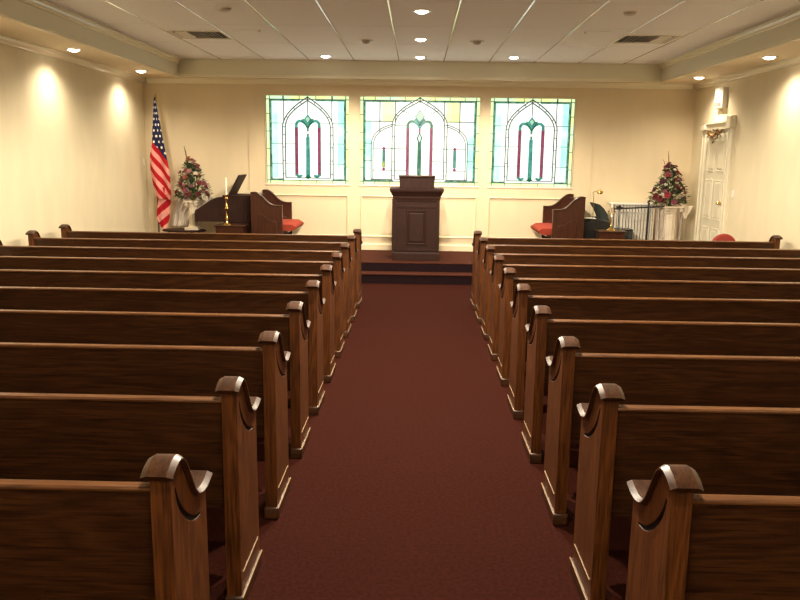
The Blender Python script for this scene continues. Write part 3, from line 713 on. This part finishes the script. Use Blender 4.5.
# ------------------------------------------------------------------ pedestals, drapes and flowers
def pedestal(x, y, z0, z1, label, rb=.085, parent=None, w=.135):
    t = empty('column_pedestal', (x, y, z0)); tag(t, label, 'pedestal', 'white column pedestals'); H = z1-z0
    MB().box((-w, -w, H-.035), (w, w, H)).build('top_slab', M['whitecol'], t, bevel=.006)
    cp = MB().lathe([(rb*.9, H-.12), (rb*1.05, H-.115), (rb*1.0, H-.10), (rb*1.25, H-.055), (rb*1.3, H-.036)], n=24).build('capital', M['whitecol'], t)
    for sx in (-1, 1):
        pts = [(sx*(w-.035)+.026*(1-k/26)*cos(k*.42), -w+.02, H-.068+.026*(1-k/26)*sin(k*.42)) for k in range(24)]
        MB().tube(pts, .008, 6).build('volute', M['whitecol'], cp)
    # fluted shaft
    n = 48; rings = []
    for z in (.08, H-.115):
        rings.append([((rb-.007*abs(sin(6*2*pi*i/n)))*cos(2*pi*i/n), (rb-.007*abs(sin(6*2*pi*i/n)))*sin(2*pi*i/n), z) for i in range(n)])
    MB().loft(rings).build('fluted_shaft', M['whitecol'], t, ang=60)
    MB().box((-w*.95, -w*.95, 0), (w*.95, w*.95, .04)).lathe([(rb*1.35, .04), (rb*1.35, .055), (rb*1.1, .065), (rb*1.1, .085)], n=24).build('foot', M['whitecol'], t)
t = empty('low_table', (-3.79, 12.42, ZP)); tag(t, 'low dark wooden table in the left corner under the flower pedestal', 'table')
MB().lathe([(.0005, .31), (.34, .31), (.36, .32), (.36, .335), (.34, .345), (.0005, .345)], n=40, sy=.55).build('tabletop', M['darkoak'], t)
for a in range(4): MB().tube([(.27*cos(a*pi/2+.6), .14*sin(a*pi/2+.6), .31), (.33*cos(a*pi/2+.6), .17*sin(a*pi/2+.6), 0)], [.02, .014], 10).build('leg', M['darkoak'], t)
pedestal(-3.64, 12.42, ZP+.345, 1.10, 'short white column pedestal with scrolled capital on the low dark table', rb=.062, w=.115)
pedestal(4.10, 12.40, ZP, 1.125, 'tall white column pedestal with scrolled capital in the right corner', rb=.10, w=.15)
def drape(name, left, right, z0, z1, y, folds, label, m, cat='drape', amp=.011):
    o = cloth(name, left, right, z0, z1, amp, folds, lambda x, z, s: ((0, 0), (0, 0)), None, m, y=y, nz=24, nx=90); tag(o, label, cat); return o
drape('tulle_drape', [(.63, -4.10), (.9, -4.05), (1.12, -3.98)], [(.63, -3.66), (.85, -3.62), (1.0, -3.48), (1.07, -3.36), (1.14, -3.30)], .645, 1.14, 12.70, 6, 'sheer pale drape hanging behind the left column pedestal', M['tulle'])
drape('tulle_drape', [(.30, 3.97), (.7, 3.95), (1.12, 3.94)], [(.30, 4.38), (.7, 4.40), (1.0, 4.40), (1.13, 4.40)], .30, 1.12, 12.66, 6, 'sheer pale drape hanging behind the right column pedestal', M['tulle'])
# pointed corner of cloth on the right pedestal
o = cloth('cloth_swag', [(.93, 4.30), (1.13, 4.22)], [(.93, 4.32), (1.06, 4.39), (1.13, 4.42)], .93, 1.13, .012, 1.5, lambda x, z, s: ((0, 0), (0, 0)), None, M['whitecol'], y=12.33, nz=14, nx=20)
tag(o, 'pointed fold of cream cloth hanging beside the capital of the right pedestal', 'cloth')

def blossom_mesh(seed, r, m, kind):
    rnd = random.Random(seed); mb = MB()
    mb.ball((0, 0, 0), r*.38, 6, 0)
    n = 7 if kind else 9
    for lay, (tilt, k) in enumerate(((.35, 1.0), (.85, .75), (1.25, .5))):
        for i in range(n-lay):
            a = 2*pi*i/(n-lay)+lay*.4+rnd.uniform(-.1, .1)
            d = Vector((cos(a)*cos(tilt), sin(a)*cos(tilt), sin(tilt))); s = Vector((-sin(a), cos(a), 0)); up = d.cross(s)*-1
            L0 = r*k
            P = [d*L0*.1-s*L0*.12, d*L0*.1+s*L0*.12, d*L0*.65+s*L0*.42-up*L0*.05, d*L0*1.05+s*L0*.2+up*L0*.12, d*L0*1.05-s*L0*.2+up*L0*.12, d*L0*.65-s*L0*.42-up*L0*.05]
            Q = [p+up*r*.04 for p in P]
            mb.add(P+Q, [(0,1,2,3,4,5), (11,10,9,8,7,6)]+[(i_, (i_+1) % 6, 6+(i_+1) % 6, 6+i_) for i_ in range(6)])
    me = bpy.data.meshes.new('blossom'); me.from_pydata(mb.v, [], mb.f); me.materials.append(m)
    return me
def arrangement(x, y, z, W, H, pal, seed, label, lean=0, spikes=(), nfl=46, bowl='gold'):
    rnd = random.Random(seed)
    t = empty('flower_arrangement', (x, y, z)); tag(t, label, 'flowers', 'flower arrangements on the pedestals')
    MB().lathe([(.0005, 0), (.045, 0), (.03, .015), (.05, .04), (.085, .075), (.09, .085), (.08, .085), (.0005, .06)], n=20).build('bowl', M[bowl], t)
    def prof(h):   # half-width of the fan at relative height h
        return W/2*(.06+.94*(1-h)**.72)*(.74+.26*min(1, h*5)) 
    # leaves
    lv = MB(); 
    for i in range(620):
        h = rnd.random()**1.6; rad = prof(h)*.95; a = rnd.uniform(0, 2*pi); q = rnd.random()**.5
        P = Vector((cos(a)*rad*q+lean*h, sin(a)*rad*q*.55, .03+h*H*.88))
        out = Vector((P.x*1.2, P.y*1.2, .10+rnd.uniform(-.25, .25)*H)).normalized()
        sd_ = out.cross(Vector((rnd.uniform(-.4, .4), rnd.uniform(-.4, .4), 1))).normalized(); ln = rnd.uniform(.05, .10); wd = ln*rnd.uniform(.16, .30)
        nn = out.cross(sd_)*.0015
        pts = [P, P+out*ln*.5+sd_*wd, P+out*ln-Vector((0, 0, ln*.2)), P+out*ln*.5-sd_*wd]
        lv.add(pts+[p+nn for p in pts], [(0,1,2,3), (7,6,5,4), (0,1,5,4), (1,2,6,5), (2,3,7,6), (3,0,4,7)], 1 if rnd.random() < .16 else 0)
    for i in range(40):
        h = rnd.random(); rad = prof(h); a = rnd.uniform(0, 2*pi)
        lv.tube([(0, 0, .05), (cos(a)*rad*.5+lean*h*.5, sin(a)*rad*.3, .05+h*H*.5), (cos(a)*rad+lean*h, sin(a)*rad*.5, .05+h*H*.9)], .003, 4)
    lo = lv.build('foliage', [M['leaf'], M['leafpale']], t, recalc=False); lo['kind'] = 'stuff'
    meshes = {}
    for i in range(nfl):
        h = ((i+.5)/nfl)**1.15*.96; a = rnd.uniform(pi, 2*pi) if rnd.random() < .75 else rnd.uniform(0, pi)
        rad = prof(h)*(.35+.65*rnd.random()**.5)
        c = pal[int(rnd.random()**1.1*len(pal)) % len(pal)]; kd = rnd.randrange(2)
        if (c, kd) not in meshes: meshes[(c, kd)] = blossom_mesh(seed+len(meshes), .055, M['f_'+c], kd)
        o = bpy.data.objects.new('blossom', meshes[(c, kd)]); C.objects.link(o); o.parent = t
        P = Vector((cos(a)*rad+lean*h, sin(a)*rad*.6, .05+h*H)); o.location = P
        dirv = Vector((P.x*1.5, P.y*1.5-.12, .12+.2*h)).normalized(); o.rotation_mode = 'QUATERNION'; o.rotation_quaternion = dirv.to_track_quat('Z', 'Y')
        k = rnd.uniform(.65, 1.15)*(1-.45*h); o.scale = (k, k, k)
        if c in ('ivory', 'pink'): o['label'] = c+' blossom'
    for (dx, dz, r) in spikes:
        MB().tube([(dx*.3, 0, H*.6), (dx*.8, -.02, H+dz*.5), (dx, -.02, H+dz)], [r*.6, r, r*.4], 7).build('flower_spike', M['stem'] if r > .006 else M['f_rust'], t)
    return t
arrangement(-3.62, 12.40, 1.10, .70, .66, ['mauve', 'rust', 'wine', 'mauve', 'wine', 'pink', 'ivory'], 3, 'mixed mauve and wine silk flowers on the left pedestal beside the flag', -.02, [(-.11, .20, .010)], 66)
arrangement(4.05, 12.38, 1.125, .70, .66, ['wine', 'rose', 'plum', 'wine', 'mauve', 'plum', 'ivory'], 11, 'dark red and white silk flowers on the right pedestal near the door', -.02, [(-.08, .20, .007), (-.16, .07, .005)], 66, 'whitecol')

# ------------------------------------------------------------------ right side: slatted cabinet, keyboard, chair, mic stands
t = empty('slatted_cabinet', (3.50, 12.60, ZP)); tag(t, 'low white cabinet with upright slats against the front wall on the right', 'cabinet')
MB().box((-.30, 0, 0), (-.27, .26, .84)).box((.37, 0, 0), (.40, .26, .84)).box((-.30, .0, .0), (.40, .26, .06)).box((-.27, .24, .0), (.37, .26, .84)).build('carcass', M['whitecol'], t)
MB().box((-.32, -.02, .84), (.42, .27, .865)).build('top_panel', M['white'], t, bevel=.004)
MB().box((-.27, .0, .70), (.37, .03, .715)).build('rail', M['white'], t)
sl = MB()
for k in range(13):
    xx = -.245+k*.049; sl.box((xx, .0, .06), (xx+.034, .02, .84))
sl.build('slat_panel', M['slat'], t, smooth=False)

t = empty('electric_piano', (2.84, 12.20, ZP)); tag(t, 'black keyboard console partly hidden behind the right bench', 'keyboard')
MB().prism([(-.24, .28), (-.24, .52), (-.18, .60), (.02, .64), (.20, .60), (.24, .50), (.24, .28)], lambda p, d: (p[0], d, p[1]), -.15, .20).build('body', M['dark'], t, bevel=.01)
for sx in (-.2, .16): MB().box((sx, -.12, 0), (sx+.04, .18, .29)).build('leg', M['dark'], t)
MB().box((-.20, -.12, .625), (-.02, .10, .64)).build('lid', M['dark'], t)
pp_ = MB().box((-.11, -.13, 0), (.10, .08, .006)).build('sheet_music', M['paper']); pp_.location = (2.74, 12.22, ZP+.642); tag(pp_, 'white sheets of music lying on the black keyboard', 'sheet music')
# its lamp: thin neck and round gold shade
t = empty('music_lamp', (2.86, 12.28, ZP+.638)); tag(t, 'thin gooseneck lamp with a round brass shade above the black keyboard', 'lamp')
MB().lathe([(.0005, 0), (.05, 0), (.045, .02), (.0005, .03)], n=18).build('base', M['dark'], t)
MB().tube([(-.03, 0, .02), (-.03, 0, .25), (-.05, 0, .40), (-.055, 0, .41)], .005).build('neck', M['brass'], t)
MB().tube([(-.055, 0, .405), (.0, 0, .425), (.05, 0, .415)], .004).build('arm', M['brass'], t)
MB().lathe([(.0005, .035), (.02, .033), (.042, .01), (.046, -.015), (.03, -.032), (.0005, -.036)], (.06, 0, .415), 18).build('lamp_shade', M['gold'], t)
# office chair seen from the side
t = empty('padded_chair', (3.05, 12.66, ZP)); tag(t, 'dark padded chair with a curved back beside the black keyboard', 'chair')
MB().loft([[(a+dx, -.20+b, z) for a, b in ((-.03*k, .03), (.03*k, .0), (.035*k, .2), (.03*k, .38), (-.03*k, .36), (-.045*k, .2))] for dx, z, k in ((.035, .44, 1.2), (.03, .56, 1.7), (.0, .68, 2.1), (-.06, .78, 1.9), (-.115, .84, 1.5), (-.15, .86, .6))]).build('backrest', M['darkcloth'], t, bevel=.012, ang=60)
MB().box((-.38, -.20, .38), (.02, .20, .45)).build('seat', M['darkcloth'], t, bevel=.03, seg=3)
MB().tube([(-.17, 0, .05), (-.17, 0, .39)], .025, 12).build('column', M['dark'], t)
MB().tube([(-.17, 0, .37), (.02, 0, .36), (.05, 0, .46)], .014).build('back_bar', M['dark'], t)
for a in range(5):
    l = MB().tube([(-.17, 0, .08), (-.17+.24*cos(a*1.2566), .24*sin(a*1.2566), .05)], [.02, .013]).build('leg', M['dark'], t)
    MB().lathe([(.0005, -.025), (.018, -.018), (.025, 0), (.018, .018), (.0005, .025)], (-.17+.24*cos(a*1.2566), .24*sin(a*1.2566), .025), 12).build('caster', M['dark'], l)
t = empty('amplifier', (3.37, 12.37, ZP)); tag(t, 'black box amplifier standing low in front of the slatted cabinet', 'amplifier')
MB().box((-.14, -.14, 0), (.10, .12, .47)).build('cabinet', M['dark'], t, bevel=.01)
MB().box((-.12, -.146, .03), (.08, -.139, .44)).build('grille', M['darkcloth'], t)
def mic(x, y, h, boom, label, micend, leg=.22):
    t = empty('microphone_stand', (x, y, ZP)); tag(t, label, 'microphone stand', 'black microphone stands')
    H = h-ZP
    MB().tube([(0, 0, .05), (0, 0, H)], .015 if micend else .008, 10).build('pole', M['dark'], t)
    for a in (.5, 2.6, 4.7): MB().tube([(0, 0, .09), (leg*cos(a), leg*sin(a), .012)], .008, 8).build('leg', M['dark'], t)
    (x0, z0), (x1, z1) = boom
    MB().tube([(x0, 0, z0-ZP), (x1, 0, z1-ZP)], .013, 8).build('boom', M['dark'], t)
    MB().ball((0, 0, H), .02, 8).build('clutch', M['dark'], t)
    if micend: MB().tube([(micend[0]-.03, -.02, micend[1]-ZP-.03), (micend[0]+.005, -.02, micend[1]-ZP), (micend[0]+.01, -.02, micend[1]-ZP+.04)], [.014, .02, .024], 12).build('microphone', M['dark'], t)
mic(3.62, 12.0, 1.17, ((-.54, 1.085), (.24, 1.135)), 'black microphone stand with a long level boom before the right flower pedestal', (0.0, 1.22))
mic(3.20, 12.13, 1.12, ((-.05, 1.11), (.06, 1.10)), 'short black microphone stand between the candle table and slatted cabinet', None, .09)

# red chair by the right wall, on the floor in front of the platform
t = empty('side_chair', (4.15, 10.32, 0)); tag(t, 'red upholstered chair whose rounded back shows above the front right pew', 'chair')
n = 20; out = [(-.165, .48)]+[(-.165*cos(pi*k/n)*(1 if k < n else 1), .72+.158*sin(pi*k/n)) for k in range(n+1)]+[(.165, .48)]
MB().prism(out, lambda p, d: (p[0], d, p[1]), -.03, .03).build('backrest', M['pinkred'], t, bevel=.02, seg=3)
MB().box((-.21, .0, .41), (.21, .42, .48)).build('seat', M['pinkred'], t, bevel=.03, seg=3)
MB().box((-.20, .01, .36), (.20, .41, .415)).build('frame', M['oakb'], t)
for sx in (-1, 1):
    for yy in (.03, .39): MB().tube([(sx*.18, yy, .38), (sx*.19, yy, 0)], [.02, .013], 8).build('leg', M['oakb'], t)
    MB().tube([(sx*.13, .02, .38), (sx*.13, .0, .56)], .014, 8).build('back_post', M['oakb'], t)

# ------------------------------------------------------------------ door on the right wall (on the platform)
D0, D1, DZ = 11.36, 12.20, 2.36
root = empty('door_1', (XW, (D0+D1)/2, ZP)); struct(root)
def yb(a, b, z0, z1, x0, x1): return MB().box((XW-x1, a, z0), (XW-x0, b, z1))
def put(o): o.parent = root; o.matrix_parent_inverse = Matrix.Translation((-XW, -(D0+D1)/2, -ZP)); return o
leaf = put(yb(D0+.01, D1-.035, ZP+.01, DZ-.06, .0, .022).build('door_leaf', M['door'], smooth=False))
w2 = (D1-D0)/2
for a, b in ((D0+.10, D0+w2-.05), (D0+w2+.05, D1-.10)):
    for z0, z1 in ((ZP+.16, ZP+.56), (ZP+.68, ZP+1.28), (ZP+1.40, ZP+1.86)):
        rings = []
        for o, dd in ((0, .022), (.006, .031), (.018, .031), (.026, .024), (.05, .033)):
            rings.append([(XW-dd, a+o, z0+o), (XW-dd, b-o, z0+o), (XW-dd, b-o, z1-o), (XW-dd, a+o, z1-o)])
        pnl = MB().loft(rings, True, True).build('door_panel', M['door'], smooth=False)
        pnl.parent = leaf
put(yb(D1-.035, D1, ZP, DZ-.06, .0, .006).build('hinge_gap', M['ventdark'], smooth=False))
put(MB().ball((XW-.07, D0+.07, ZP+.95), .03, 10).tube([(XW-.02, D0+.07, ZP+.95), (XW-.06, D0+.07, ZP+.95)], .012).build('door_knob', M['brass']))
cw = .13
for a, b, nm_ in ((D0-cw, D0, 'n'), (D1, D1+cw+.02, 'f')):
    cs = MB()
    pr = [(a, 0), (a, .035), (a+.012, .055), (a+.03, .055), (a+.04, .042), (b-.04, .042), (b-.03, .055), (b-.012, .055), (b, .035), (b, 0)]
    cs.prism(pr, lambda p, d: (XW-p[1], p[0], d), ZP, DZ-.04)
    put(cs.build('casing', M['door'], smooth=False))
    put(yb(a-.01, b+.01, ZP, ZP+.20, 0, .062).build('plinth_block', M['door'], bevel=.004))
put(yb(D0-cw-.02, D0+.02, DZ-.06, DZ+.12, 0, .085).build('corner_block', M['door'], bevel=.008))
put(yb(D1-.02, D1+cw+.03, DZ-.06, DZ+.02, 0, .085).build('corner_block', M['door'], bevel=.008))
hd = MB().prism([(.0, DZ-.06), (.045, DZ-.06), (.05, DZ-.03), (.045, DZ-.01), (.06, DZ+.02), (.075, DZ+.03), (.075, DZ+.05), (0, DZ+.05)], lambda p, d: (XW-p[0], d, p[1]), D0, D1)
put(hd.build('head_casing', M['door'], smooth=False))
# dried floral swag hung on the head of the door
t = empty('door_swag', (XW-.05, 11.80, DZ-.10)); tag(t, 'small brown and gold floral swag at the top of the white door', 'swag')
rnd = random.Random(5); lv = MB()
for i in range(220):
    q = rnd.uniform(-1, 1); P = Vector((rnd.uniform(-.05, 0.01), q*.30, .04-.20*(1-abs(q))*rnd.random()))
    d = Vector((rnd.uniform(-1, .1), rnd.uniform(-1, 1), rnd.uniform(-1, .3))).normalized()*rnd.uniform(.03, .06); s = d.cross(Vector((0, .3, 1))).normalized()*.010
    nn = d.cross(s).normalized()*.0015; pts = [P, P+d*.5+s, P+d, P+d*.5-s]
    lv.add(pts+[p+nn for p in pts], [(0,1,2,3), (7,6,5,4), (0,1,5,4), (1,2,6,5), (2,3,7,6), (3,0,4,7)])
lo = lv.build('dried_leaves', M['swag'] if 'swag' in M else mat('dried_leaf', (.22, .15, .06), .7), t, recalc=False); lo['kind'] = 'stuff'
for i in range(7):
    MB().ball((-.045, (i-3)*.06, -.01-.05*(1-abs(i-3)/3)), .022, 6).build('seed_head', M['f_rust'] if i % 2 else M['gold'], t)
# light box / sign above the door
t = empty('emergency_light', (XW, 11.76, 2.61)); tag(t, 'white emergency light box on the right wall above the door', 'emergency light')
MB().box((-.07, -.16, 0), (0, .16, .30)).build('housing', M['white'], t, bevel=.01)
lb = MB()
for k in range(4): lb.box((-.074, -.10+k*.065, .025), (-.069, -.045+k*.065, .085))
lb.build('marking', M['grey'], t, smooth=False)
# switches
def switch(x, y, z, s_, label):
    t = empty('light_switch', (x, y, z)); tag(t, label, 'switch')
    a, b = sorted((0, s_*.008)); MB().box((a, -.04, -.06), (b, .04, .06)).build('plate', M['white'], t, bevel=.003)
    a, b = sorted((s_*.006, s_*.016)); MB().box((a, -.008, -.015), (b, .008, .015)).build('toggle', M['white'], t)
switch(XW, 11.10, 1.37, -1, 'small white light switch on the right wall beside the door casing')
switch(-XW, 12.76, 1.70, 1, 'small white switch plate on the left wall beside the flag')
